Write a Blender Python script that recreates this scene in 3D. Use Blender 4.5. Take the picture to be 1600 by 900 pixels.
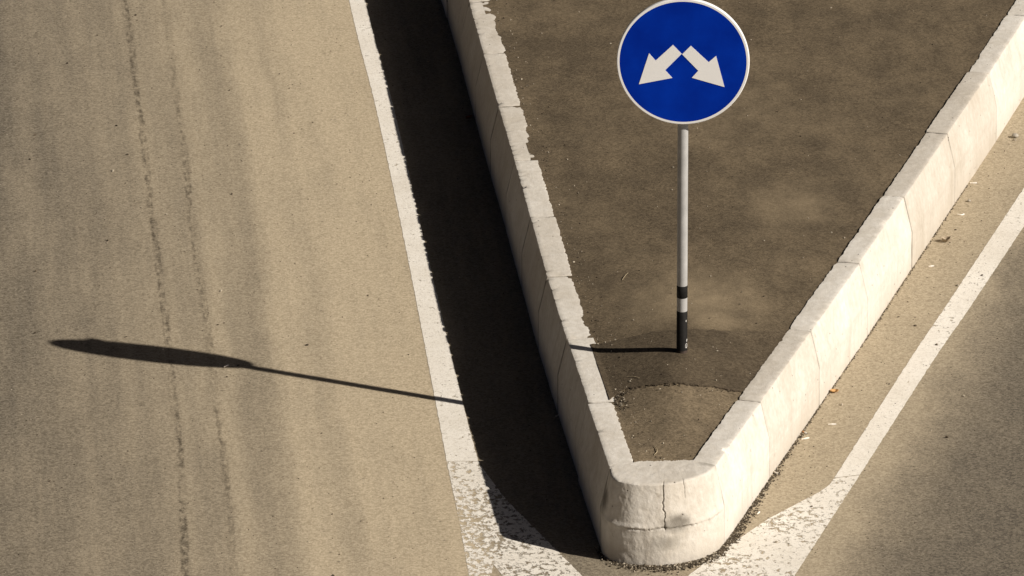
import bpy, bmesh, math, random
from mathutils import Vector, Matrix, noise

random.seed(7)
for o in list(bpy.data.objects): bpy.data.objects.remove(o)
scene = bpy.context.scene
COL = scene.collection

# ------------------------------------------------------------------ camera
cam = bpy.data.cameras.new('camera'); cam_o = bpy.data.objects.new('camera', cam); COL.objects.link(cam_o)
PITCH, ROLL = 0.36897, -0.00557
fw = Vector((0, math.cos(PITCH), -math.sin(PITCH))); rt = Vector((1, 0, 0)); up = Vector((0, math.sin(PITCH), math.cos(PITCH)))
r2 = rt*math.cos(ROLL) + up*math.sin(ROLL); u2 = -rt*math.sin(ROLL) + up*math.cos(ROLL)
M = Matrix((r2, u2, -fw)).transposed().to_4x4()
M.translation = Vector((-0.95101, -33.24474, 13.7798))
cam_o.matrix_world = M
cam.sensor_width = 36; cam.lens = 224.2165; cam.clip_start = 1; cam.clip_end = 3000
scene.camera = cam_o

# ------------------------------------------------------------------ sky, sun, exposure
SUN_AZ, SUN_EL = 0.431, 0.594                       # sun stands to the right and behind the camera
to_sun = Vector((math.cos(SUN_AZ)*math.cos(SUN_EL), -math.sin(SUN_AZ)*math.cos(SUN_EL), math.sin(SUN_EL)))
world = bpy.data.worlds.new('World'); scene.world = world; world.use_nodes = True
wn = world.node_tree.nodes; wl = world.node_tree.links; wn.clear()
sky = wn.new('ShaderNodeTexSky'); sky.sky_type = 'NISHITA'; sky.sun_disc = False
sky.sun_elevation = SUN_EL; sky.sun_rotation = math.atan2(to_sun.x, to_sun.y)
sky.altitude = 0; sky.air_density = 0.06; sky.dust_density = 0.95; sky.ozone_density = 0.0
bg = wn.new('ShaderNodeBackground'); bg.inputs['Strength'].default_value = 0.05
wo = wn.new('ShaderNodeOutputWorld'); wl.new(sky.outputs[0], bg.inputs[0]); wl.new(bg.outputs[0], wo.inputs[0])
sun = bpy.data.lights.new('sun', 'SUN'); sun.energy = 5.0; sun.angle = math.radians(0.53); sun.color = (1.0, 0.92, 0.82)
sun_o = bpy.data.objects.new('sun', sun); COL.objects.link(sun_o)
sun_o.rotation_euler = to_sun.to_track_quat('Z', 'Y').to_euler(); sun_o.location = to_sun*40
scene.view_settings.view_transform = 'Standard'; scene.view_settings.look = 'None'
scene.view_settings.exposure = 0.14; scene.view_settings.gamma = 1.0; scene.view_settings.use_curve_mapping = False
scene.render.engine = 'CYCLES'

# ------------------------------------------------------------------ helpers
H = 0.4554                                            # kerb top above the road
def tag(o, label=None, cat=None, group=None, kind=None):
    if label: o['label'] = label
    if cat: o['category'] = cat
    if group: o['group'] = group
    if kind: o['kind'] = kind
    return o
def mesh_obj(name, verts, faces, mat, parent=None, smooth=None, mats=None, fmat=None):
    me = bpy.data.meshes.new(name); me.from_pydata([tuple(v) for v in verts], [], faces); me.update()
    for m in (mats or [mat]): me.materials.append(m)
    if fmat:
        for p, i in zip(me.polygons, fmat): p.material_index = i
    if smooth is not None:
        for p in me.polygons: p.use_smooth = True
        me.set_sharp_from_angle(angle=math.radians(smooth))
    o = bpy.data.objects.new(name, me); COL.objects.link(o)
    if parent: o.parent = parent
    return o
def empty(name, loc=(0, 0, 0)):
    o = bpy.data.objects.new(name, None); o.location = loc; o.empty_display_size = .1; COL.objects.link(o); return o
def nz(x, y=0., z=0.): return noise.noise(Vector((x, y, z)))          # about -1..1
def fbm(x, y=0., z=0., o=4): return noise.fractal(Vector((x, y, z)), 1.0, 2.0, o)

class NT:
    """tiny node-tree writer"""
    def __init__(s, name):
        s.m = bpy.data.materials.new(name); s.m.use_nodes = True
        s.t = s.m.node_tree; s.n = s.t.nodes; s.l = s.t.links; s.n.clear()
        s.out = s.n.new('ShaderNodeOutputMaterial')
        s.geo = s.n.new('ShaderNodeNewGeometry'); s.tc = s.n.new('ShaderNodeTexCoord')
        s.pos = s.geo.outputs['Position']; s.obj = s.tc.outputs['Object']
    def put(s, sock, v):
        if isinstance(v, bpy.types.NodeSocket): s.l.new(v, sock)
        elif v is not None:
            if isinstance(v, (tuple, list)) and len(v) == 3 and sock.type == 'RGBA': v = (*v, 1)
            sock.default_value = v
    def math(s, op, a, b=None, c=None, clamp=False):
        n = s.n.new('ShaderNodeMath'); n.operation = op; n.use_clamp = clamp
        for i, v in enumerate((a, b, c)):
            if v is not None: s.put(n.inputs[i], v)
        return n.outputs[0]
    def xyz(s, v):
        n = s.n.new('ShaderNodeSeparateXYZ'); s.put(n.inputs[0], v); return n.outputs
    def comb(s, x, y, z):
        n = s.n.new('ShaderNodeCombineXYZ')
        for i, v in enumerate((x, y, z)): s.put(n.inputs[i], v)
        return n.outputs[0]
    def mapping(s, v, scale=(1, 1, 1), rot=(0, 0, 0), loc=(0, 0, 0)):
        n = s.n.new('ShaderNodeMapping'); s.put(n.inputs[0], v)
        n.inputs['Scale'].default_value = scale; n.inputs['Rotation'].default_value = rot; n.inputs['Location'].default_value = loc
        return n.outputs[0]
    def noise(s, v, scale, detail=4, rough=.55, dist=0.):
        n = s.n.new('ShaderNodeTexNoise'); s.put(n.inputs['Vector'], v)
        n.inputs['Scale'].default_value = scale; n.inputs['Detail'].default_value = detail
        n.inputs['Roughness'].default_value = rough; n.inputs['Distortion'].default_value = dist
        return n.outputs['Fac']
    def voro(s, v, scale, feature='F1', out='Distance', rnd=1.):
        n = s.n.new('ShaderNodeTexVoronoi'); n.feature = feature; s.put(n.inputs['Vector'], v)
        n.inputs['Scale'].default_value = scale; n.inputs['Randomness'].default_value = rnd
        return n.outputs if out is None else n.outputs[out]
    def ramp(s, v, pts, interp='LINEAR'):
        n = s.n.new('ShaderNodeValToRGB'); s.put(n.inputs[0], v); cr = n.color_ramp; cr.interpolation = interp
        while len(cr.elements) < len(pts): cr.elements.new(.5)
        for e, (p, c) in zip(cr.elements, pts):
            e.position = p; e.color = (c, c, c, 1) if not isinstance(c, (tuple, list)) else (*c, 1)
        return n.outputs[0]
    def rng(s, v, a, b, c=0., d=1., smooth=False):
        n = s.n.new('ShaderNodeMapRange'); n.clamp = True
        if smooth: n.interpolation_type = 'SMOOTHSTEP'
        s.put(n.inputs[0], v)
        for i, q in enumerate((a, b, c, d)): n.inputs[i+1].default_value = q
        return n.outputs[0]
    def mix(s, f, a, b, mode='MIX'):
        n = s.n.new('ShaderNodeMix'); n.data_type = 'RGBA'; n.blend_type = mode
        s.put(n.inputs[0], f); s.put(n.inputs[6], a); s.put(n.inputs[7], b); return n.outputs[2]
    def bump(s, h, dist, strength=1., prev=None):
        n = s.n.new('ShaderNodeBump'); s.put(n.inputs['Height'], h)
        n.inputs['Distance'].default_value = dist; n.inputs['Strength'].default_value = strength
        if prev: s.put(n.inputs['Normal'], prev)
        return n.outputs[0]
    def bsdf(s, col, rough=.9, spec=.3, normal=None, metal=0.):
        n = s.n.new('ShaderNodeBsdfPrincipled'); s.put(n.inputs['Base Color'], col); s.put(n.inputs['Roughness'], rough)
        n.inputs['Specular IOR Level'].default_value = spec; s.put(n.inputs['Metallic'], metal)
        if normal is not None: s.put(n.inputs['Normal'], normal)
        return n.outputs[0]
    def surface(s, sh): s.l.new(sh, s.out.inputs[0]); return s.m
    def alpha(s, fac, sh):
        t = s.n.new('ShaderNodeBsdfTransparent'); m = s.n.new('ShaderNodeMixShader')
        s.put(m.inputs[0], fac); s.l.new(t.outputs[0], m.inputs[1]); s.l.new(sh, m.inputs[2]); return m.outputs[0]
    def grain(s, p):
        """asphalt aggregate: 0..1 tone of the single stones plus a relief height"""
        cv = s.xyz(s.voro(p, 95, out='Color'))[0]
        fine = s.noise(p, 210, 3, .6)
        med = s.noise(p, 34, 4, .62)
        tone = s.math('ADD', s.math('MULTIPLY', cv, .34), s.math('ADD', s.math('MULTIPLY', fine, .34), s.math('MULTIPLY', med, .42)))
        h = s.math('ADD', fine, s.math('MULTIPLY', med, 1.1))
        return tone, h

# ------------------------------------------------------------------ materials
def mat_road():
    t = NT('road_asphalt'); p = t.pos; x, y, z = t.xyz(p)
    # lateral coordinates measured across each carriageway
    ul = t.math('ADD', x, t.math('MULTIPLY', y, .0895)); ur = t.math('SUBTRACT', x, t.math('MULTIPLY', y, .262))
    along = t.comb(t.math('MULTIPLY', ul, 5.2), t.math('MULTIPLY', y, .34), 0.)
    along2 = t.comb(t.math('MULTIPLY', ul, 17.), t.math('MULTIPLY', y, .5), 3.)
    wob = t.noise(p, .9, 3, .5)
    ulw = t.math('ADD', ul, t.math('MULTIPLY', t.math('SUBTRACT', wob, .5), .22))
    urw = t.math('ADD', ur, t.math('MULTIPLY', t.math('SUBTRACT', t.noise(p, 1.6, 4, .6), .5), .42))
    def pos(v): return (v+6)/6
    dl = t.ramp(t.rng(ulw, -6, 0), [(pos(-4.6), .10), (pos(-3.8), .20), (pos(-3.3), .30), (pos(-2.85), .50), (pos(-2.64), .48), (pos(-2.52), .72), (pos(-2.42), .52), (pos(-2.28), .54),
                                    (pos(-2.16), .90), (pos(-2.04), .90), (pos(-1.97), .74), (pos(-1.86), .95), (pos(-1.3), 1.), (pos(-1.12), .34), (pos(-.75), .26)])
    dr = t.ramp(t.rng(urw, 0, 3), [(0, .76), (1.05/3, .75), (1.24/3, .66), (1.40/3, .33), (1.62/3, .12), (2.1/3, .02)])
    side = t.rng(x, -.45, .12, smooth=True)
    dust = t.mix(side, dl, dr)
    dust = t.xyz(dust)[0]
    streak = t.math('ADD', t.math('MULTIPLY', t.math('SUBTRACT', t.noise(along, 1., 4, .55), .5), .55),
                    t.math('MULTIPLY', t.math('SUBTRACT', t.noise(along2, 1., 3, .5), .5), .24))
    streak = t.math('MULTIPLY', streak, t.math('SUBTRACT', 1., t.math('MULTIPLY', side, .7)))
    blot = t.math('MULTIPLY', t.math('SUBTRACT', t.noise(t.mapping(p, (1.6, .75, 1)), 1.9, 5, .62), .5), .36)
    dust = t.math('ADD', dust, t.math('ADD', streak, blot), clamp=True)
    tone, h = t.grain(p)
    tone2 = t.rng(tone, .30, .80)
    stone = t.mix(tone2, (.055, .047, .037), (.230, .200, .154))
    dcol = t.mix(tone2, (.365, .300, .204), (.620, .525, .378))
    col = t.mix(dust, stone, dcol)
    # pale single chips and small oil spots
    vo = t.voro(t.mapping(p, loc=(3.1, 1.7, 0)), 30, out=None)
    chip = t.rng(vo['Distance'], .16, .08); pick = t.math('GREATER_THAN', t.xyz(vo['Color'])[1], .94)
    col = t.mix(t.math('MULTIPLY', t.math('MULTIPLY', chip, pick), .55), col, (.52, .47, .39))
    vo = t.voro(p, 7., out=None)
    oil = t.rng(vo['Distance'], .09, .02); pick2 = t.math('GREATER_THAN', t.xyz(vo['Color'])[2], .93)
    col = t.mix(t.math('MULTIPLY', t.math('MULTIPLY', oil, pick2), .55), col, (.055, .047, .038))
    t1 = t.bump(h, .0035, .75)
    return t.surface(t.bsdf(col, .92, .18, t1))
def mat_island(name, dark, light, dustc, dust_amt, seed):
    t = NT(name); p = t.pos
    tone, h = t.grain(t.mapping(p, loc=(seed, seed*.7, 0)))
    col = t.mix(t.rng(tone, .30, .80), dark, light)
    big = t.noise(t.mapping(p, (.9, .7, 1), loc=(seed, 0, 0)), 1.5, 5, .62)
    mid = t.noise(t.mapping(p, (1.35, .8, 1), loc=(seed, 0, 0)), 3.0, 6, .64)
    col = t.mix(t.rng(mid, .36, .74), t.mix(1., col, (.70, .70, .71), 'MULTIPLY'), t.mix(1., col, (1.20, 1.19, 1.17), 'MULTIPLY'))
    # sandy drifts: by the post and along the right kerb
    def blob(cx, cy, rx, ry):
        v = t.mapping(p, (1/rx, 1/ry, 0), loc=(-cx/rx, -cy/ry, 0))
        n = t.n.new('ShaderNodeVectorMath'); n.operation = 'LENGTH'; t.put(n.inputs[0], v)
        return t.rng(n.outputs['Value'], 1., .1, smooth=True)
    bl = t.math('MAXIMUM', blob(.17, .90, .50, .70), t.math('MULTIPLY', blob(.72, 2.55, .42, .55), .42))
    bl = t.math('MAXIMUM', bl, t.math('MULTIPLY', blob(-.12, .80, .36, .6), .55))
    bl = t.math('MAXIMUM', bl, t.math('MULTIPLY', blob(.35, 4.2, .8, 1.1), .25))
    dust = t.math('MULTIPLY', t.math('ADD', t.math('MULTIPLY', bl, 1.15), t.rng(big, .5, .8, 0, .35)), t.rng(mid, .32, .60, .38, 1.))
    col = t.mix(t.math('MULTIPLY', dust, dust_amt, clamp=True), col, dustc)
    return t.surface(t.bsdf(col, .95, .12, t.bump(h, .0035, .8)))
def mat_concrete(name, nose=False):
    t = NT(name); p = t.pos; oi = t.n.new('ShaderNodeObjectInfo'); rnd = oi.outputs['Random']
    n1 = t.noise(p, 3.2, 5, .6); n2 = t.noise(p, 26, 5, .65); n3 = t.noise(p, 120, 3, .6)
    col = t.mix(t.rng(n1, .3, .72), (.625, .592, .530), (.745, .725, .678))
    col = t.mix(t.rng(n2, .38, .68), t.mix(1., col, (.88, .865, .84), 'MULTIPLY'), col)
    tint = t.mix(rnd, (.88, .855, .825), (1.05, 1.05, 1.055))
    col = t.mix(1., col, tint, 'MULTIPLY')
    # rain streaks on upright faces
    nx, ny, nzv = t.xyz(t.geo.outputs['Normal'])
    wall = t.rng(nzv, .75, .45)
    st = t.rng(t.noise(t.mapping(p, (9, 9, .9)), 1.6, 4, .6), .50, .72)
    col = t.mix(t.math('MULTIPLY', t.math('MULTIPLY', st, wall), .28), col, (.40, .345, .265))
    # splash dirt above the road
    zz = t.xyz(p)[2]
    spl = t.math('MULTIPLY', t.rng(zz, .13, .0), t.rng(n2, .35, .65))
    col = t.mix(t.math('MULTIPLY', spl, .40), col, (.28, .225, .155))
    # pits and flecks
    vo = t.voro(p, 24, out=None)
    pit = t.rng(vo['Distance'], .15, .08); pk = t.math('GREATER_THAN', t.xyz(vo['Color'])[0], .89)
    pit = t.math('MULTIPLY', pit, pk)
    col = t.mix(t.math('MULTIPLY', pit, .8), col, (.12, .10, .08))
    sc = t.rng(t.noise(t.mapping(p, (1, 1, 1), loc=(5, 2, 9)), 9.5, 6, .68), .665, .70)
    col = t.mix(t.math('MULTIPLY', sc, .45), col, (.36, .32, .26))
    if nose:
        def blob(c, r, pw=1.):
            v = t.mapping(p, tuple(1/q for q in r), loc=tuple(-a/q for a, q in zip(c, r)))
            n = t.n.new('ShaderNodeVectorMath'); n.operation = 'LENGTH'; t.put(n.inputs[0], v)
            return t.rng(t.math('ADD', n.outputs['Value'], t.math('MULTIPLY', t.math('SUBTRACT', n2, .5), .5)), 1., .25, smooth=True)
        s1 = t.math('MAXIMUM', blob((-.075, -1.72, .235), (.115, .25, .070)), t.math('MULTIPLY', blob((-.13, -1.76, .13), (.13, .2, .06)), .55))
        s1 = t.math('MAXIMUM', s1, t.math('MULTIPLY', blob((-.45, -1.545, .30), (.06, .11, .10)), 1.))
        s1 = t.math('MAXIMUM', s1, t.math('MULTIPLY', blob((.12, -1.44, .46), (.10, .05, .05)), .5))
        col = t.mix(t.math('MULTIPLY', s1, .85), col, (.15, .135, .11))
    at = t.n.new('ShaderNodeAttribute'); at.attribute_name = 'crack'
    col = t.mix(at.outputs['Fac'], col, (.085, .07, .052))
    hgt = t.math('ADD', t.math('MULTIPLY', n2, 1.), t.math('ADD', t.math('MULTIPLY', n3, .35), t.math('MULTIPLY', pit, -1.2)))
    return t.surface(t.bsdf(col, .85, .22, t.bump(hgt, .005, .7)))
def mat_paint(name, wear):
    t = NT(name); p = t.pos
    tone, h = t.grain(p)
    n1 = t.noise(t.mapping(p, (1., .8, 1)), 27, 7, .74, .25); n2 = t.noise(p, 2.2, 3, .5)
    n3 = t.noise(p, 85, 4, .65)
    w = t.math('ADD', n1, t.math('MULTIPLY', t.math('SUBTRACT', n2, .5), .30))
    hole = t.rng(w, wear, wear+.055)                                       # 1 = worn through
    speck = t.rng(n3, .655, .69)
    worn = t.math('MAXIMUM', hole, t.math('MULTIPLY', speck, .8))
    col = t.mix(t.rng(n2, .3, .7), (.77, .725, .645), (.89, .855, .785))
    col = t.mix(t.rng(tone, .25, .55), t.mix(1., col, (.76, .74, .70), 'MULTIPLY'), col)
    sh = t.bsdf(col, .8, .25, t.bump(h, .003, .6))
    return t.surface(t.alpha(t.math('SUBTRACT', 1., worn), sh))
def mat_track(name, amt, f0=-1., f1=0.):
    t = NT(name); u, v, _ = t.xyz(t.tc.outputs['UV'])
    n1 = t.noise(t.comb(t.math('MULTIPLY', u, 1.1), t.math('MULTIPLY', v, 11.), 0.), 1., 4, .6)
    n2 = t.noise(t.comb(u, t.math('MULTIPLY', v, .8), 5.), 1., 3, .6)
    n3 = t.noise(t.pos, 55, 4, .65)
    edge = t.rng(t.math('ABSOLUTE', u), 1., .35, smooth=True)
    a = t.math('MULTIPLY', t.math('MULTIPLY', t.rng(n1, .40, .60), edge), t.math('MULTIPLY', t.rng(n2, .34, .6, .10, 1.), t.rng(n3, .3, .62, .25, 1.)))
    return t.surface(t.alpha(t.math('MULTIPLY', t.math('MULTIPLY', a, amt), t.rng(v, f0, f1, .25, 1.)), t.bsdf((.055, .045, .034), .95, .1)))
def mat_simple(name, col, rough=.6, spec=.4, metal=0., var=.12, scale=30, bump=.0):
    t = NT(name); n = t.noise(t.obj, scale, 4, .6)
    c = t.mix(t.rng(n, .3, .7), tuple(q*(1-var) for q in col), tuple(min(1, q*(1+var)) for q in col))
    return t.surface(t.bsdf(c, rough, spec, t.bump(n, bump, .6) if bump else None, metal))
def mat_blue():
    t = NT('blue_sheeting'); p = t.obj
    n = t.noise(p, 4.5, 4, .55); f = t.noise(p, 60, 3, .6)
    c = t.mix(t.rng(n, .35, .68), (.0004, .0220, .310), (.0006, .0350, .420))
    c = t.mix(t.rng(f, .62, .8, 0, .05), c, (.05, .07, .16))
    return t.surface(t.bsdf(c, t.rng(n, .3, .7, .5, .6), .04))

M_ROAD = mat_road()
M_ISL = mat_island('island_asphalt', (.086, .066, .042), (.198, .156, .103), (.34, .27, .175), .58, 0.)
M_PATCH = mat_island('patch_asphalt', (.064, .049, .032), (.150, .119, .080), (.22, .175, .115), .25, 4.)
M_TIP = mat_island('tip_asphalt', (.112, .087, .056), (.270, .215, .143), (.32, .255, .165), .40, 9.)
M_KERB = mat_concrete('whitewashed_concrete'); M_NOSE = mat_concrete('nose_concrete', True)
M_LINE = mat_paint('road_paint', .605); M_FLARE = mat_paint('worn_road_paint', .505)
M_FLARER = mat_paint('chipped_road_paint', .545)
M_TRACK = mat_track('tyre_mark', .64); M_TRACK2 = mat_track('faint_tyre_mark', .50, 15., 20.)
M_GREY = mat_simple('galvanised_grey_paint', (.41, .41, .405), .5, .3, var=.12, scale=14)
M_SCUFF = mat_simple('scuffed_paint', (.45, .44, .42), .7, .2, var=.2, scale=60)
M_BLACK = mat_simple('black_band_paint', (.0115, .011, .0105), .7, .18, var=.3, scale=40)
M_RUST = mat_simple('dusty_foot_paint', (.060, .044, .036), .9, .2, var=.4, scale=60)
M_BLUE = mat_blue()
M_WHITE = mat_simple('white_sheeting', (.93, .93, .92), .45, .3, var=.02, scale=9)
M_PLATE = mat_simple('bare_sign_metal', (.50, .50, .50), .5, .5, var=.08, scale=20)
M_GRIT = mat_simple('dark_grit', (.085, .068, .048), .95, .15, var=.55, scale=25)
M_PALE = mat_simple('pale_grit', (.42, .37, .29), .95, .15, var=.35, scale=25)
M_PAPER = mat_simple('cigarette_paper', (.80, .77, .71), .9, .1, var=.06, scale=90)
M_FILTER = mat_simple('cork_filter', (.62, .33, .17), .9, .1, var=.2, scale=120)
M_WHITEFILTER = mat_simple('white_filter', (.72, .66, .56), .9, .1, var=.12, scale=120)
M_ASH = mat_simple('ash', (.07, .065, .06), 1., .05, var=.4, scale=200)
M_LEAF = mat_simple('dry_leaf', (.50, .30, .13), .8, .2, var=.35, scale=60)
M_GLEAF = mat_simple('bleached_leaf', (.36, .30, .22), .85, .2, var=.35, scale=60)
M_RLEAF = mat_simple('red_leaf', (.24, .085, .045), .8, .2, var=.35, scale=60)
M_TWIG = mat_simple('dry_straw', (.40, .33, .22), .9, .1, var=.3, scale=50)
M_STONE = mat_simple('grey_pebble', (.36, .33, .28), .95, .15, var=.3, scale=50, bump=.002)

# ------------------------------------------------------------------ plan of the island
def lerp(a, b, t): return a+(b-a)*t
def interp(pts, y):
    """piecewise linear x(y) on points sorted by falling y, run on at both ends"""
    for (xa, ya), (xb, yb) in zip(pts, pts[1:]):
        if y >= yb: break
    return xa+(xb-xa)*(y-ya)/(yb-ya)
LJ = [(-1.247, 6.417), (-1.144, 5.377), (-1.040, 4.365), (-.938, 3.375), (-.840, 2.380), (-.742, 1.395), (-.636, .415), (-.530, -.560)]
LJ = [(a-.005+.0055*max(0, b-1.), b) for a, b in LJ]
LJ = [(LJ[0][0]-.103*k, LJ[0][1]+1.01*k) for k in range(6, 0, -1)] + LJ + [(-.424, -1.500)]
RJ = [(2.405, 6.080), (2.083, 4.946), (1.743, 3.812), (1.412, 2.695), (1.083, 1.587), (.752, .511), (.423, -.551)]
RJ = [(RJ[0][0]+.322*k, RJ[0][1]+1.134*k) for k in range(5, 0, -1)] + RJ + [(.143, -1.462)]
LI = [(-1.108-.104*6, 6.414+1.01*6), (-1.108, 6.414), (-.998, 5.36), (-.904, 4.353), (-.798, 3.38), (-.695, 2.373), (-.595, 1.394), (-.490, .411), (-.381, -.553), (-.264, -1.408)]
RI = [(2.268+.322*6, 6.10+1.134*6), (2.268, 6.10), (1.604, 3.83), (.893, 1.475), (.610, .545), (.288, -.515), (.013, -1.394)]
CH, ZB = .052, .236                                   # chamfer set-out and height of the bend

def island_h(x, y):
    xl, xr = interp(LI, y), interp(RI, y)
    u = (x-xl)/max(.05, xr-xl); u = min(1, max(0, u))
    A = .094*math.exp(-((y-.02)/.85)**2) + .028*min(1, max(0, (y-.2)/1.5)) + .012*min(1, max(0, (y+1.3)/.5))
    w = max(0, 1-math.sqrt((2*u-1)**2+.06)*.971); w *= min(1, max(0, (y+1.42)/.35))
    base = lerp(-.003, -.012, u)
    return H + base + A*w + .004*fbm(x*2.2, y*1.3, 4.)

# ------------------------------------------------------------------ setting: road sheet
S = 500.
road = mesh_obj('road', [(-S, -S, 0), (S, -S, 0), (S, S, 0), (-S, S, 0)], [(0, 1, 2, 3)], M_ROAD); tag(road, kind='structure')

# island asphalt: grid between the kerbs, edge ragged and spilling a little over the kerb
def sheet(name, mat, y0, y1, ny, nx, lift=0., ragL=.03, ragR=.03):
    V, F = [], []
    ys = [lerp(y0(.5) if callable(y0) else y0, y1(.5) if callable(y1) else y1, j/ny) for j in range(ny+1)]
    for j in range(ny+1):
        for i in range(nx+1):
            u = i/nx
            a = y0(u) if callable(y0) else y0; b = y1(u) if callable(y1) else y1
            y = lerp(a, b, j/ny)
            xl, xr = interp(LI, y), interp(RI, y)
            xl -= ragL; xr += ragR
            x = lerp(xl, xr, u)
            z = island_h(x, y)+lift
            V.append((x, y, z))
    w = nx+1
    for j in range(ny):
        for i in range(nx): F.append((j*w+i, j*w+i+1, (j+1)*w+i+1, (j+1)*w+i))
    n = len(V)                                        # skirts so that the sheet has a thickness
    ring = [i for i in range(w)] + [j*w+nx for j in range(1, ny+1)] + [ny*w+i for i in range(nx-1, -1, -1)] + [j*w for j in range(ny-1, 0, -1)]
    for k in ring: V.append((V[k][0], V[k][1], V[k][2]-.05))
    m = len(ring)
    for k in range(m): F.append((ring[(k+1) % m], ring[k], n+k, n+(k+1) % m))
    o = mesh_obj(name, V, F, mat, smooth=50); tag(o, kind='structure'); return o
def p_top(u): return .31 + .06*min(1, u*2) + .17*max(0, u-.5)*2*max(0, u-.5)*2 + .030*nz(u*5, 2.)+.014*nz(u*29, 5.)
def p_bot(u): return -.37 - .055*math.sin(min(1, max(0, u))*3.14) - .15*max(0, 1-u/.16)**1.5 + .022*nz(u*6, 7.)+.012*nz(u*31, 8.)
sheet('island_pavement', M_ISL, lambda u: p_top(u)-.03, 12.2, 420, 60)
sheet('asphalt_patch', M_PATCH, p_bot, p_top, 60, 110, lift=.009)
sheet('island_tip_pavement', M_TIP, -1.435, lambda u: p_bot(u)+.03, 60, 60)

# ------------------------------------------------------------------ kerb stones
def kerb_stone(parent, A, B, width, out, seed, gap, grime):
    """A (far) to B (near): outer top arris; out = +1 right-hand side, -1 left-hand side"""
    a, b = Vector((*A, 0)), Vector((*B, 0)); d = (b-a).normalized(); L = (b-a).length
    n = Vector((-d.y, d.x, 0))                       # left of travel towards the camera = east
    n = n*out
    rr = random.Random(seed)
    dz, dn, tw = rr.uniform(-.003, .003), rr.uniform(-.0035, .0035), rr.uniform(-.003, .003)
    width += rr.uniform(-.006, .006)
    prof = [(-width, -.05), (-width, .20), (-width, H-.010), (-width+.004, H-.0015)]
    for k in range(1, 6): prof.append((lerp(-width+.004, -.0045, k/6), H))
    prof += [(-.0045, H-.0002), (-.0005, H-.002), (.0010, H-.0065)]
    for k in range(1, 7): prof.append((lerp(.0010, CH-.002, k/7), lerp(H-.0065, ZB+.008, k/7)))
    prof += [(CH-.0015, ZB+.006), (CH, ZB-.004)]
    for k in range(1, 6): prof.append((CH+.002*k/5, lerp(ZB-.004, .0, k/5)))
    prof.append((CH+.002, -.05))
    N = 110; V, F, CR = [], [], []
    g2 = gap*.5
    ts = [g2, g2+.004, g2+.010] + [lerp(g2+.010, L-g2-.010, k/N) for k in range(1, N)] + [L-g2-.010, L-g2-.004, L-g2]
    K = len(prof)
    for j, t in enumerate(ts):
        endpull = .0035 if j in (0, len(ts)-1) else 0.
        for k, (o, z) in enumerate(prof):
            q = a + d*t
            s = seed*3.7
            ox = .0016*fbm(t*9, z*9+o*9, s); zx = .0014*fbm(t*9+40, o*12, s) if z > .3 else 0
            if 8 < k < 12:                            # chipped outer arris
                c = max(0, fbm(t*16, s, 2.)-.18)*.018 + max(0, nz(t*46, s, 7.)-.30)*.010
                ox -= c*.9; zx -= c*.8
            if k in (2, 3, 4):                        # ragged inner arris
                c = .005*nz(t*11, s, 11.)+(.009*nz(t*24, s, 13.)+.005*nz(t*70, s, 13.))*(.9 if out < 0 else .5)
                ox += c
            if t < .05 or t > L-.05:                  # corners knocked off at the joints
                e = 1-min(t, L-t)/.05
                if k <= 4 and k > 1: ox += .013*e*e*max(0, nz(seed*1.3, 5. if t < .5 else 8.)+.45)
                if z > H-.03: zx -= .006*e*max(0, nz(o*26, s, 1. if t < .5 else 6.)+.35)
            ox -= endpull if k > 2 else 0
            if z > H-.03: zx -= endpull
            tj = 0.
            if j in (0, 1, len(ts)-2, len(ts)-1): tj = .0022*nz(o*60+z*40, s, 3. if t < .5 else 9.)
            w = q + n*(o+ox+dn+tw*(t/L-.5)) + d*tj
            V.append((w.x, w.y, z+zx+(dz if z > .3 else dz*.0)))
            CR.append(grime*(.55+.45*nz(z*30, s, t)) *(1. if k > 8 else .45) if (j < 2 or j > len(ts)-3) and k > 2 else 0.)
    for j in range(len(ts)-1):
        for k in range(K-1):
            f = (j*K+k, j*K+k+1, (j+1)*K+k+1, (j+1)*K+k)
            F.append(f if out < 0 else f[::-1])
    for j in (0, len(ts)-1):
        f = tuple(j*K+k for k in range(K)); F.append(f)
    o = mesh_obj('kerb_stone', V, F, M_KERB, parent, smooth=38); o.data.attributes.new('crack', 'FLOAT', 'POINT').data.foreach_set('value', CR)
    bm = bmesh.new(); bm.from_mesh(o.data); bmesh.ops.recalc_face_normals(bm, faces=bm.faces); bm.to_mesh(o.data); bm.free()
    return o
kl = empty('kerb', (LJ[-1][0], LJ[-1][1], 0)); tag(kl, 'shaded whitewashed concrete kerb beside the left road, casting a long dark shadow', 'kerb', 'island kerbs')
kr = empty('kerb', (RJ[-1][0], RJ[-1][1], 0)); tag(kr, 'sunlit whitewashed concrete kerb beside the narrow right road', 'kerb', 'island kerbs')
def under(root, o): o.matrix_parent_inverse = Matrix.Translation(-root.location)
for i in range(len(LJ)-1): under(kl, kerb_stone(kl, LJ[i], LJ[i+1], .146, -1, 10+i, .012, .9))
for i in range(len(RJ)-1): under(kr, kerb_stone(kr, RJ[i], RJ[i+1], .136, 1, 40+i, .008, .30))

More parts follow.
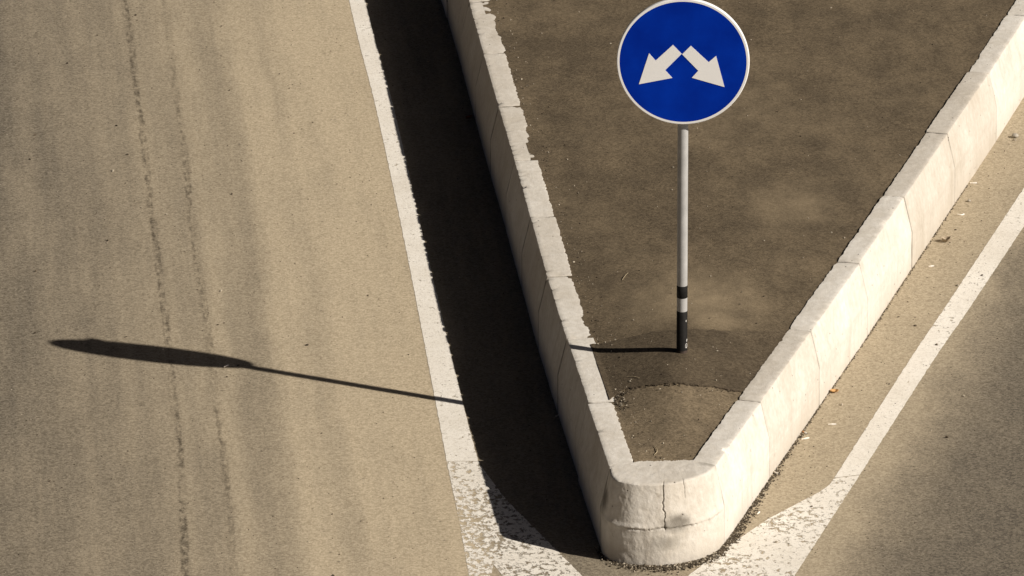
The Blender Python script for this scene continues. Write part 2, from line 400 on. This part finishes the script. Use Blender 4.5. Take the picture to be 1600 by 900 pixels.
# ------------------------------------------------------------------ rounded nose block
def catmull(P, n):
    P = [Vector(p) for p in P]; P = [2*P[0]-P[1]] + P + [2*P[-1]-P[-2]]; out = []
    for i in range(1, len(P)-2):
        for k in range(24):
            t = k/24; p0, p1, p2, p3 = P[i-1:i+3]
            out.append(.5*((2*p1)+(p2-p0)*t+(2*p0-5*p1+4*p2-p3)*t*t+(3*p1-p0-3*p2+p3)*t**3))
    out.append(P[-2]); L = [0]
    for a, b in zip(out, out[1:]): L.append(L[-1]+(b-a).length)
    res = []; j = 0
    for k in range(n+1):
        s = L[-1]*k/n
        while j < len(L)-2 and L[j+1] < s: j += 1
        f = (s-L[j])/max(1e-9, L[j+1]-L[j]); res.append(out[j].lerp(out[j+1], min(1, f)))
    return res
def make_nose():
    N = 260
    top = catmull([(-.428, -1.492), (-.419, -1.592), (-.382, -1.664), (-.280, -1.710), (-.130, -1.712), (.010, -1.645), (.105, -1.548), (.145, -1.456)], N)
    nor = []
    for k in range(N+1):
        a, b = top[max(0, k-1)], top[min(N, k+1)]; d = (b-a).normalized(); nor.append(Vector((d.y, -d.x)))
    for _ in range(20): nor = [nor[0]] + [(nor[k-1]+nor[k]*2+nor[k+1]).normalized() for k in range(1, N)] + [nor[-1]]
    NT_, NC, NV = 22, 46, 30
    V, F, CR = [], [], []
    crk_s = lambda z: .512 + .012*nz(z*16, 3.) + .007*nz(z*55, 5.)
    for k in range(N+1):
        s = k/N
        back = Vector((lerp(-.268, .016, s), lerp(-1.402, -1.388, s)+.012*nz(s*9, 2.)+.012*nz(s*30, 2.)-.004*math.sin(s*3.14)))
        c = .050
        rows = []
        for r in range(NT_):
            t = r/NT_; q = back.lerp(top[k], t); rows.append((q, H+.003-.004*t*t*t))
        for r in range(NC):
            t = r/NC; e = .006*math.exp(-t*30)
            rows.append((top[k]+nor[k]*(c*t), lerp(H-.003, .215, t)-e*.4))
        for r in range(NV+1):
            t = r/NV; rows.append((top[k]+nor[k]*(c+.004*t), lerp(.212, -.03, t)))
        for r, (q, z) in enumerate(rows):
            crack = 0.; din = 0.
            x, y = q.x, q.y
            sw = H-.01
            if r >= NT_-2 and r <= NT_+NC:            # open vertical crack down the chamfer
                ds = abs(s-crk_s(z))*1.02
                g = max(0, 1-ds/(.0042+.0022*nz(z*40, 8.)))
                din += .010*g; crack = max(crack, .85*g)
                ds2 = abs(s-.655-.006*nz(z*30, 1.)); g2 = max(0, 1-ds2/.0035)*(1 if z > .36 else 0)
                din += .005*g2; crack = max(crack, .6*g2)
            if r >= NT_+NC-9 and r <= NT_+NC+6:       # broken render lip along the bend
                zl = .214+.012*nz(s*9, 5.)+.006*nz(s*40, 6.)
                g = max(0, 1-abs(z-zl)/.0075)*min(1, max(.15, .6+1.2*nz(s*7, 3.)))
                edge = min(1, s/.06, (1-s)/.10)
                din += .009*g*max(0, edge); crack = max(crack, .7*g*max(0, edge)*(0.35+.65*max(0, nz(s*26, 9.)+.4)))
                if z > zl: din -= .006*max(0, 1-(z-zl)/.03)*max(0, edge)
            din += .0030*fbm(x*8, y*8, z*8)+.0012*fbm(x*40, y*40, z*40)
            din += .006*max(0, 1-((s-.60)/.07)**2-((z-.245)/.045)**2) if NT_ < r <= NT_+NC+4 else 0   # dent
            fade = min(1, s/.02, (1-s)/.02)
            if r < NT_: V.append((x, y, z+.0015*fbm(x*20, y*20, 2.)-(.006*crack if r > NT_-3 else 0)))
            else:
                dd = nor[k]*(-din*max(.1, fade)); V.append((x+dd.x, y+dd.y, z))
            CR.append(crack)
    K = NT_+NC+NV+1
    for k in range(N):
        for r in range(K-1): F.append((k*K+r, k*K+r+1, (k+1)*K+r+1, (k+1)*K+r))
    o = mesh_obj('kerb_nose', V, F, M_NOSE, smooth=60); tag(o, 'cracked rounded concrete nose block where the two kerbs meet', 'kerb nose')
    at = o.data.attributes.new('crack', 'FLOAT', 'POINT')
    at.data.foreach_set('value', CR)
make_nose()

# ------------------------------------------------------------------ painted markings (4 mm sheets)
def strip(name, mat, left, right, n, z=.0016, jit=.004, seed=0.):
    """left and right edges as polylines with the same parameter, edges a little ragged"""
    L = catmull(left, n); R = catmull(right, n); V, F = [], []
    for k in range(n+1):
        a, b = L[k], R[k]
        V += [(a.x+jit*(nz(k*.35, seed)+.6*nz(k*1.3, seed+5)), a.y, z), (b.x+jit*(nz(k*.35, seed+9)+.6*nz(k*1.3, seed+3)), b.y, z)]
    for k in range(n): F.append((2*k, 2*k+1, 2*k+3, 2*k+2))
    o = mesh_obj(name, V, F, mat); tag(o, kind='structure'); return o
strip('edge_line', M_LINE, [(-2.435, 12.3), (-2.046, 7.827), (-1.823, 5.615), (-1.604, 3.159), (-1.391, .570), (-1.322, -.295)],
      [(-2.335, 12.3), (-1.937, 7.827), (-1.708, 5.615), (-1.482, 3.159), (-1.236, .570), (-1.146, -.295)], 500, seed=1.)
# the widened worn tail of the left line, with the notch between the two tails in front of the nose
def poly_sheet(name, mat, pts, z=.0016, seed=0., jit=.004, step=.02):
    P = []
    for (xa, ya), (xb, yb) in zip(pts, pts[1:]+pts[:1]):
        L = math.hypot(xb-xa, yb-ya); m = max(1, int(L/step))
        for k in range(m):
            x, y = lerp(xa, xb, k/m), lerp(ya, yb, k/m)
            P.append((x+jit*(nz(x*30, y*30, seed)), y+jit*(nz(x*30, y*30, seed+7)), z))
    o = mesh_obj(name, P, [tuple(range(len(P)))], mat); tag(o, kind='structure'); return o
poly_sheet('edge_line_tail', M_FLARE, [(-1.322, -.300), (-1.144, -.300), (-1.128, -.375), (-.993, -.84), (-.785, -1.376), (-.60, -1.855), (-.42, -2.32), (-.72, -2.75), (-1.061, -1.735), (-1.13, -2.9), (-1.12, -2.95), (-1.190, -1.889), (-1.257, -1.015)], seed=3.)
rl = [(3.55, 8.33), (2.246, 4.074), (1.626, 2.051), (1.367, 1.219), (.835, -.565)]; rr_ = [(3.74, 8.33), (2.406, 4.074), (1.774, 2.049), (1.507, 1.217), (.980, -.520)]
strip('edge_line', M_LINE, rl, rr_, 420, seed=6.)
poly_sheet('edge_line_tail', M_FLARER, [(.833, -.572), (.978, -.527), (.555, -1.913), (.25, -2.9), (-.20, -2.6), (-.19, -2.25), (-.016, -1.905), (.148, -1.607), (.313, -1.348), (.443, -1.138), (.592, -.952), (.742, -.765), (.795, -.68)], seed=8.)

# tyre marks on the dusty left lane
def track(P, w, seed, mat=None):
    C = catmull(P, 160); V, F, UV = [], [], []
    run = 0
    for k, c in enumerate(C):
        if k: run += (c-C[k-1]).length
        ww = w*(1+.25*nz(k*.2, seed))
        V += [(c.x-ww, c.y, .0014), (c.x+ww, c.y, .0014)]; UV += [(-1, run+seed), (1, run+seed)]
    for k in range(160): F.append((2*k, 2*k+1, 2*k+3, 2*k+2))
    o = mesh_obj('tyre_mark', V, F, mat or M_TRACK); tag(o, kind='structure')
    uv = o.data.uv_layers.new(name='UVMap')
    for lp in o.data.loops: uv.data[lp.index].uv = UV[lp.vertex_index]
track([(-3.80, 10.5), (-3.569, 7.853), (-3.475, 6.916), (-3.379, 5.89), (-3.262, 4.671), (-3.174, 3.743), (-3.05, 2.424), (-2.98, 1.691), (-2.919, .886), (-2.83, -.077), (-2.778, -.814), (-2.66, -2.6)], .034, 1.)
track([(-3.50, 10.), (-3.295, 7.849), (-3.174, 6.393), (-3.058, 5.268), (-2.982, 4.315), (-2.901, 3.29), (-2.791, 2.208), (-2.726, 1.483), (-2.66, .783), (-2.592, .013), (-2.50, -1.2), (-2.40, -2.6)], .032, 14., M_TRACK2)

# ------------------------------------------------------------------ the sign
PZ = H + .066
def tube(name, mat, rings, seg, parent, caps=True, smooth=40):
    V, F = [], []
    for (r, z) in rings:
        for k in range(seg): a = 2*math.pi*k/seg; V.append((r*math.cos(a), r*math.sin(a), z))
    for j in range(len(rings)-1):
        for k in range(seg): F.append((j*seg+k, j*seg+(k+1) % seg, (j+1)*seg+(k+1) % seg, (j+1)*seg+k))
    if caps: F += [tuple(range(seg-1, -1, -1)), tuple((len(rings)-1)*seg+k for k in range(seg))]
    return mesh_obj(name, V, F, mat, parent, smooth=smooth)
sign = empty('traffic_sign', (0, 0, H)); tag(sign, 'round blue road sign with two white diagonal arrows on a grey post', 'road sign')
PR = .0295; PTOP = 2.545-H
pole = tube('pole', M_GREY, [(PR, -.1), (PR, PTOP-.004), (PR-.004, PTOP)], 40, sign)
tube('pole_cap', M_BLACK, [(PR+.0075, PTOP-.032), (PR+.0085, PTOP-.026), (PR+.0085, PTOP+.006), (PR+.002, PTOP+.012)], 40, sign)
def zpix(py): return PZ-H + (553-py)/255.6           # height on the post, read off its bands
tube('black_band', M_BLACK, [(PR+.0006, -.08), (PR+.0010, -.07), (PR+.0010, zpix(486)), (PR+.0002, zpix(486)+.001)], 40, sign)
tube('black_band', M_BLACK, [(PR+.0002, zpix(465)-.001), (PR+.0010, zpix(465)), (PR+.0010, zpix(447)), (PR+.0002, zpix(447)+.001)], 40, sign)
V, F = [], []                                          # dust-caked foot of the post with a ragged upper edge
for k in range(40):
    a = 2*math.pi*k/40; top = .066+.028+.010*nz(math.cos(a)*2, math.sin(a)*2, 4.)
    V += [((PR+.0022)*math.cos(a), (PR+.0022)*math.sin(a), .0), ((PR+.0018)*math.cos(a), (PR+.0018)*math.sin(a), top)]
for k in range(40): F.append((2*k, 2*((k+1) % 40), 2*((k+1) % 40)+1, 2*k+1))
mesh_obj('post_foot', V, F, M_RUST, sign, smooth=40)
for (a0, zz, w, h) in ((-.62, zpix(538), .010, .016), (-.50, zpix(530), .006, .010), (-.75, zpix(500), .004, .007)):   # chips in the black paint
    V = []; n = 9
    for k in range(n):
        q = 2*math.pi*k/n; e = 1+.35*nz(k*1.7, zz*9); a = a0+w*e*math.cos(q)/PR; V.append(((PR+.0016)*math.cos(a), (PR+.0016)*math.sin(a), zz+h*e*math.sin(q)))
    mesh_obj('paint_chip', V, [tuple(range(n))], M_SCUFF, sign)
SR = .3655; SZ = 1.8195; PSI = .046
Rm = Matrix.Rotation(-PSI, 3, 'Z')
def place(o):                                          # plate space: x right, z up, -y towards the traffic
    o.location = Rm @ Vector((0, -.056, 0)) + Vector((0, 0, SZ)); o.rotation_euler = (0, 0, -PSI)
def lathe(name, mat, prof, parent, seg=128, smooth=35):
    V, F = [], []
    for (r, y) in prof:
        for k in range(seg): a = 2*math.pi*k/seg; V.append((r*math.cos(a), y, r*math.sin(a)))
    for j in range(len(prof)-1):
        for k in range(seg): F.append((j*seg+k, (j+1)*seg+k, (j+1)*seg+(k+1) % seg, j*seg+(k+1) % seg))
    o = mesh_obj(name, V, F, mat, parent, smooth=smooth)
    bm = bmesh.new(); bm.from_mesh(o.data); bmesh.ops.recalc_face_normals(bm, faces=bm.faces); bm.to_mesh(o.data); bm.free(); return o
plate = lathe('sign_plate', M_PLATE, [(.001, .0), (SR-.005, .0), (SR-.001, .002), (SR, .005), (SR, .020), (SR-.002, .020), (SR-.0025, .006), (.001, .004)], sign); place(plate)
face = lathe('blue_face', M_BLUE, [(.0005, -.0012), (.957*SR, -.0012), (.957*SR, .0008)], plate)
brd = lathe('white_border', M_WHITE, [(.957*SR, -.0016), (SR-.004, -.0016), (SR-.0002, .0012), (SR+.0006, .005), (SR+.0006, .0195)], plate)
A1 = [(250, 560), (318, 353), (362, 402), (478, 297), (537, 357), (427, 466), (475, 518)]
A2 = [(598, 303), (718, 413), (768, 371), (826, 580), (606, 517), (649, 470), (540, 360)]
for A in (A1, A2):
    Q = [((x-546.5)/446*SR, -(y-412)/420*SR) for x, y in A]
    Q = [(x, z+.012*x) for x, z in Q]
    n = len(Q); V = [(x, -.0026, z) for x, z in Q] + [(x, -.0010, z) for x, z in Q]
    F = [tuple(range(n))] + [(i, (i+1) % n, n+(i+1) % n, n+i) for i in range(n)]
    o = mesh_obj('arrow', V, F, M_WHITE, plate)
    bm = bmesh.new(); bm.from_mesh(o.data); bmesh.ops.recalc_face_normals(bm, faces=bm.faces)
    bm.to_mesh(o.data); bm.free()
def box(V, F, c, s):
    b = len(V); V += [(c[0]+i*s[0]/2, c[1]+j*s[1]/2, c[2]+k*s[2]/2) for i in (-1, 1) for j in (-1, 1) for k in (-1, 1)]
    F += [tuple(b+q for q in f) for f in ((0, 1, 3, 2), (4, 6, 7, 5), (0, 4, 5, 1), (2, 3, 7, 6), (0, 2, 6, 4), (1, 5, 7, 3))]
for dz in (-.17, .17):                                 # clamp and stiffening rail behind the plate
    V, F = [], []
    box(V, F, (0, -.038, 0), (.34, .012, .03)); box(V, F, (-.037, -.006, 0), (.008, .06, .028)); box(V, F, (.037, -.006, 0), (.008, .06, .028)); box(V, F, (0, .034, 0), (.082, .006, .028))
    o = mesh_obj('bracket', V, F, M_PLATE, sign); o.location = (0, 0, SZ+dz); o.rotation_euler = (0, 0, -PSI)

# ------------------------------------------------------------------ grit and gravel
ICO = bmesh.new(); bmesh.ops.create_icosphere(ICO, subdivisions=1, radius=1.); IV = [v.co.copy() for v in ICO.verts]; IF = [tuple(v.index for v in f.verts) for f in ICO.faces]; ICO.free()
OV = [Vector(v) for v in ((1, 0, 0), (-1, 0, 0), (0, 1, 0), (0, -1, 0), (0, 0, 1), (0, 0, -1))]; OF = [(0, 2, 4), (2, 1, 4), (1, 3, 4), (3, 0, 4), (2, 0, 5), (1, 2, 5), (3, 1, 5), (0, 3, 5)]
def crumbs(name, label, items, mats, fine=False):
    V, F, I = [], [], []
    for (x, y, z, r, m) in items:
        b = len(V); bv, bf = (IV, IF) if r > .008 else (OV, OF)
        rot = Matrix.Rotation(random.uniform(0, 6.3), 3, 'Z') @ Matrix.Rotation(random.uniform(0, 6.3), 3, 'X')
        sc = Vector((random.uniform(.7, 1.4), random.uniform(.6, 1.1), random.uniform(.5, .9)))
        for v in bv:
            q = rot @ Vector((v.x*sc.x, v.y*sc.y, v.z*sc.z))*r*random.uniform(.78, 1.2); V.append((x+q.x, y+q.y, z+q.z+r*.45))
        for f in bf: F.append(tuple(b+i for i in f)); I.append(m)
    o = mesh_obj(name, V, F, None, mats=mats, fmat=I); tag(o, label, kind='stuff'); return o
G = [M_GRIT, M_PALE]
it = []
for _ in range(900):                                   # left lane
    y = random.uniform(-2.4, 9); u = random.uniform(-4.0, -1.4); x = u-.089*y
    r = random.choice((.003, .0035, .004, .004, .005)) if random.random() < .94 else random.uniform(.005, .0095)
    it.append((x, y, 0, r, 0 if random.random() < .72 else 1))
for _ in range(160):
    y = random.uniform(-1.4, 8); x = interp(LJ, y)-random.uniform(.06, .62); it.append((x, y, 0, random.uniform(.002, .006), 1 if random.random() < .5 else 0))
for _ in range(420):                                   # right lane
    y = random.uniform(-2.4, 6); x = interp(RJ, y)+CH+random.uniform(.02, 1.3)*random.random()**.4
    r = random.choice((.003, .0035, .004, .005)) if random.random() < .93 else random.uniform(.006, .012)
    it.append((x, y, 0, r, 0 if random.random() < .66 else 1))
crumbs('road_grit', 'loose dark and pale grit scattered over the dusty road', it, G)
it = []
for _ in range(760):
    y = random.uniform(-1.38, 8); xl, xr = interp(LI, y), interp(RI, y); k = random.random()
    x = xl+.01+(xr-xl-.02)*k if random.random() < .55 else xl+.01+abs(random.gauss(0, .07))
    if x > xr-.01: continue
    it.append((x, y, island_h(x, y)+(.009 if -.5 < y < .35 else 0), random.choice((.002, .003, .003, .004, .005, .0065)), 1 if random.random() < .45 else 0))
for _ in range(190):                                   # crumbs along the lower seam of the patch and by the kerb
    u = random.random(); y = p_bot(u)+random.gauss(0, .012); x = lerp(interp(LI, y), interp(RI, y), u)
    it.append((x, y, island_h(x, y)+.003, random.uniform(.003, .006), 0))
for _ in range(150):
    y = -.45+random.gauss(0, .10); x = interp(LI, y)+abs(random.gauss(0, .035)); it.append((x, y, island_h(x, y)+.004, random.uniform(.003, .007), 0 if random.random() < .75 else 1))
crumbs('island_grit', 'fine grit and crumbs lying on the island asphalt', it, G)
it = []
nose_base = catmull([(-.47, -1.50), (-.455, -1.60), (-.395, -1.69), (-.272, -1.757), (-.118, -1.762), (.045, -1.690), (.150, -1.580), (.195, -1.456)], 200)
for _ in range(1500):                                  # swept up round the nose
    s = random.betavariate(1.5, 1.05); k = min(199, int(s*200)); c = nose_base[k]; d = (nose_base[k+1]-c).normalized(); n = Vector((d.y, -d.x))
    q = c+n*(abs(random.gauss(0, .030))+.002)*(.5+.8*math.sin(s*3.1)) ; it.append((q.x, q.y, 0, random.uniform(.0035, .0085), 0 if random.random() < .8 else 1))
for _ in range(2600):                                  # and along the foot of the right kerb, thinning out
    y = -1.47+5.6*random.random()**2.1; xo = interp(RJ, y)+CH+.004
    w = .030*max(.22, 1-(y+1.5)/2.4); x = xo+abs(random.gauss(0, w))
    it.append((x, y, 0, random.uniform(.003, .008)*max(.6, 1-(y+1.5)/6), 0 if random.random() < .86 else 1))
crumbs('gravel', 'dark gravel crumbs swept against the foot of the nose and right kerb', it, G)

# ------------------------------------------------------------------ litter
def butt(x, y, ang, L, label, filt=M_FILTER, frac=.4, z=0., bend=0., tilt=0.):
    seg, V, F, I = 10, [], [], []
    r = .0046; N = 9
    for j in range(N+1):
        t = j/N; sq = 1-.18*math.sin(t*7+x*9); off = bend*L*(abs(t-.5)*2)
        for k in range(seg):
            a = 2*math.pi*k/seg; e = .002*nz(a*2, x*7) if j == N else 0
            V.append(((t-.5)*L+e, off+r*math.cos(a), r*sq*math.sin(a)))
    for j in range(N):
        for k in range(seg):
            F.append((j*seg+k, (j+1)*seg+k, (j+1)*seg+(k+1) % seg, j*seg+(k+1) % seg)); I.append(1 if j/N < frac else 0)
    F.append(tuple(range(seg))); I.append(1); F.append(tuple(N*seg+k for k in range(seg-1, -1, -1))); I.append(2)
    o = mesh_obj('cigarette_butt', V, F, None, smooth=50, mats=[M_PAPER, filt, M_ASH], fmat=I)
    o.location = (x, y, z+r*.95+abs(math.sin(tilt))*L*.5); o.rotation_euler = (0, -tilt, ang)
    tag(o, label, 'cigarette butt', 'dropped cigarette butts'); return o
R_ = math.radians
butt(-2.615, 1.149, R_(52), .040, 'white cigarette butt at the edge of the sign shadow on the left road', M_WHITEFILTER)
butt(.860, .209, R_(4), .046, 'lone white cigarette butt lying crosswise between right kerb and white line', M_WHITEFILTER)
butt(.700, .088, R_(-58), .042, 'cigarette butt with orange filter, upper of the crossed pair by right kerb')
butt(.698, .000, R_(25), .050, 'long white cigarette butt, lower of the crossed pair by right kerb', M_WHITEFILTER, .3)
butt(.512, -.506, R_(-52), .044, 'white cigarette butt caught in the gravel at the foot of right kerb', M_WHITEFILTER, .35, .005)
butt(.392, -1.066, R_(68), .040, 'cigarette butt nearest the nose block, beside the gravel', M_WHITEFILTER)
butt(1.936, 4.154, R_(2), .042, 'farthest white cigarette butt below the upper right kerb', M_WHITEFILTER)
butt(1.821, 3.585, R_(12), .046, 'bent white cigarette butt between right kerb and white line', M_WHITEFILTER, .3, 0., .28)
butt(1.580, 2.706, R_(18), .034, 'short white cigarette butt just below the curled dry leaf', M_WHITEFILTER)
butt(-.693, .366, R_(48), .042, 'white cigarette butt in the dark shadow against the left kerb', M_WHITEFILTER)
def leaf(name, x, y, ang, L, W, curl, mat, label, cat, z=0.):
    V, F = [], []; n, m = 10, 6
    for i in range(n+1):
        t = i/n; w = W*math.sin(min(1, t*1.04+.02)*math.pi)**.7
        for j in range(m+1):
            s = j/m*2-1; V.append(((t-.5)*L, s*w*.5, curl*(s*s*.8+(t-.5)**2*1.6)*L+.0025+.002*nz(t*6, s*4, x)))
    for i in range(n):
        for j in range(m): F.append((i*(m+1)+j, (i+1)*(m+1)+j, (i+1)*(m+1)+j+1, i*(m+1)+j+1))
    k = len(V); V += [(v[0], v[1], v[2]-.0008) for v in V]; F += [tuple(q+k for q in f[::-1]) for f in F]
    o = mesh_obj(name, V, F, mat, smooth=70); o.location = (x, y, z); o.rotation_euler = (0, 0, ang); tag(o, label, cat); return o
leaf('dry_leaf', 1.697, 3.13, R_(20), .062, .055, .42, M_GLEAF, 'curled bleached dry leaf on the right road beside the kerb', 'leaf')
leaf('dry_leaf', .897, .701, R_(10), .050, .045, .25, M_LEAF, 'small orange dry leaf at the foot of the right kerb', 'leaf')
leaf('dry_leaf', -1.221, 5.421, R_(40), .055, .030, .25, M_RLEAF, 'small reddish dry leaf in the shadow of the left kerb', 'leaf')
def twig(pts, r, label, z0):
    C = catmull(pts, 16); V, F = [], []
    for k, c in enumerate(C):
        d = (C[min(16, k+1)]-C[max(0, k-1)]).normalized(); n = Vector((-d.y, d.x)); rr = r*(1-.5*abs(k/16-.4)); z = island_h(c.x, c.y)+z0+.004*math.sin(k/16*3.1)
        for a in range(6):
            q = a*math.pi/3; V.append((c.x+n.x*rr*math.cos(q), c.y+n.y*rr*math.cos(q), z+rr*math.sin(q)))
    for k in range(16):
        for a in range(6): F.append((k*6+a, k*6+(a+1) % 6, (k+1)*6+(a+1) % 6, (k+1)*6+a))
    F += [tuple(range(6)), tuple(16*6+a for a in range(6))]
    me = mesh_obj('straw', V, F, M_TWIG, smooth=60); tag(me, label, 'straw', 'bits of straw on the island'); return me
twig([(-.31, 1.30), (-.295, 1.35), (-.275, 1.41)], .0020, 'pale straight bit of straw on the island left of the post', .004)
twig([(-.315, -.25), (-.285, -.265), (-.245, -.30)], .0020, 'pale bent straw beside the left kerb at the patch edge', .012)
twig([(-.185, -1.305), (-.168, -1.27), (-.172, -1.22), (-.185, -1.19)], .0024, 'pale curled straw on the island tip just behind the nose', .004)
def pebble(x, y, r, label, z=0.):
    V = [v*r*(1+.18*nz(v.x*2+x, v.y*2, v.z*2)) for v in PV]; V = [(v.x*1.15, v.y, v.z*.75) for v in V]
    o = mesh_obj('pebble', V, PF, M_STONE, smooth=60); o.location = (x, y, z+r*.68); tag(o, label, 'pebble'); return o
pb = bmesh.new(); bmesh.ops.create_icosphere(pb, subdivisions=2, radius=1.); PV = [v.co.copy() for v in pb.verts]; PF = [tuple(v.index for v in f.verts) for f in pb.faces]; pb.free()
pebble(2.26, 4.999, .020, 'round grey pebble on the right road near the upper right corner')
pebble(1.886, 3.833, .010, 'small pale pebble between the two upper cigarette butts on the right road')
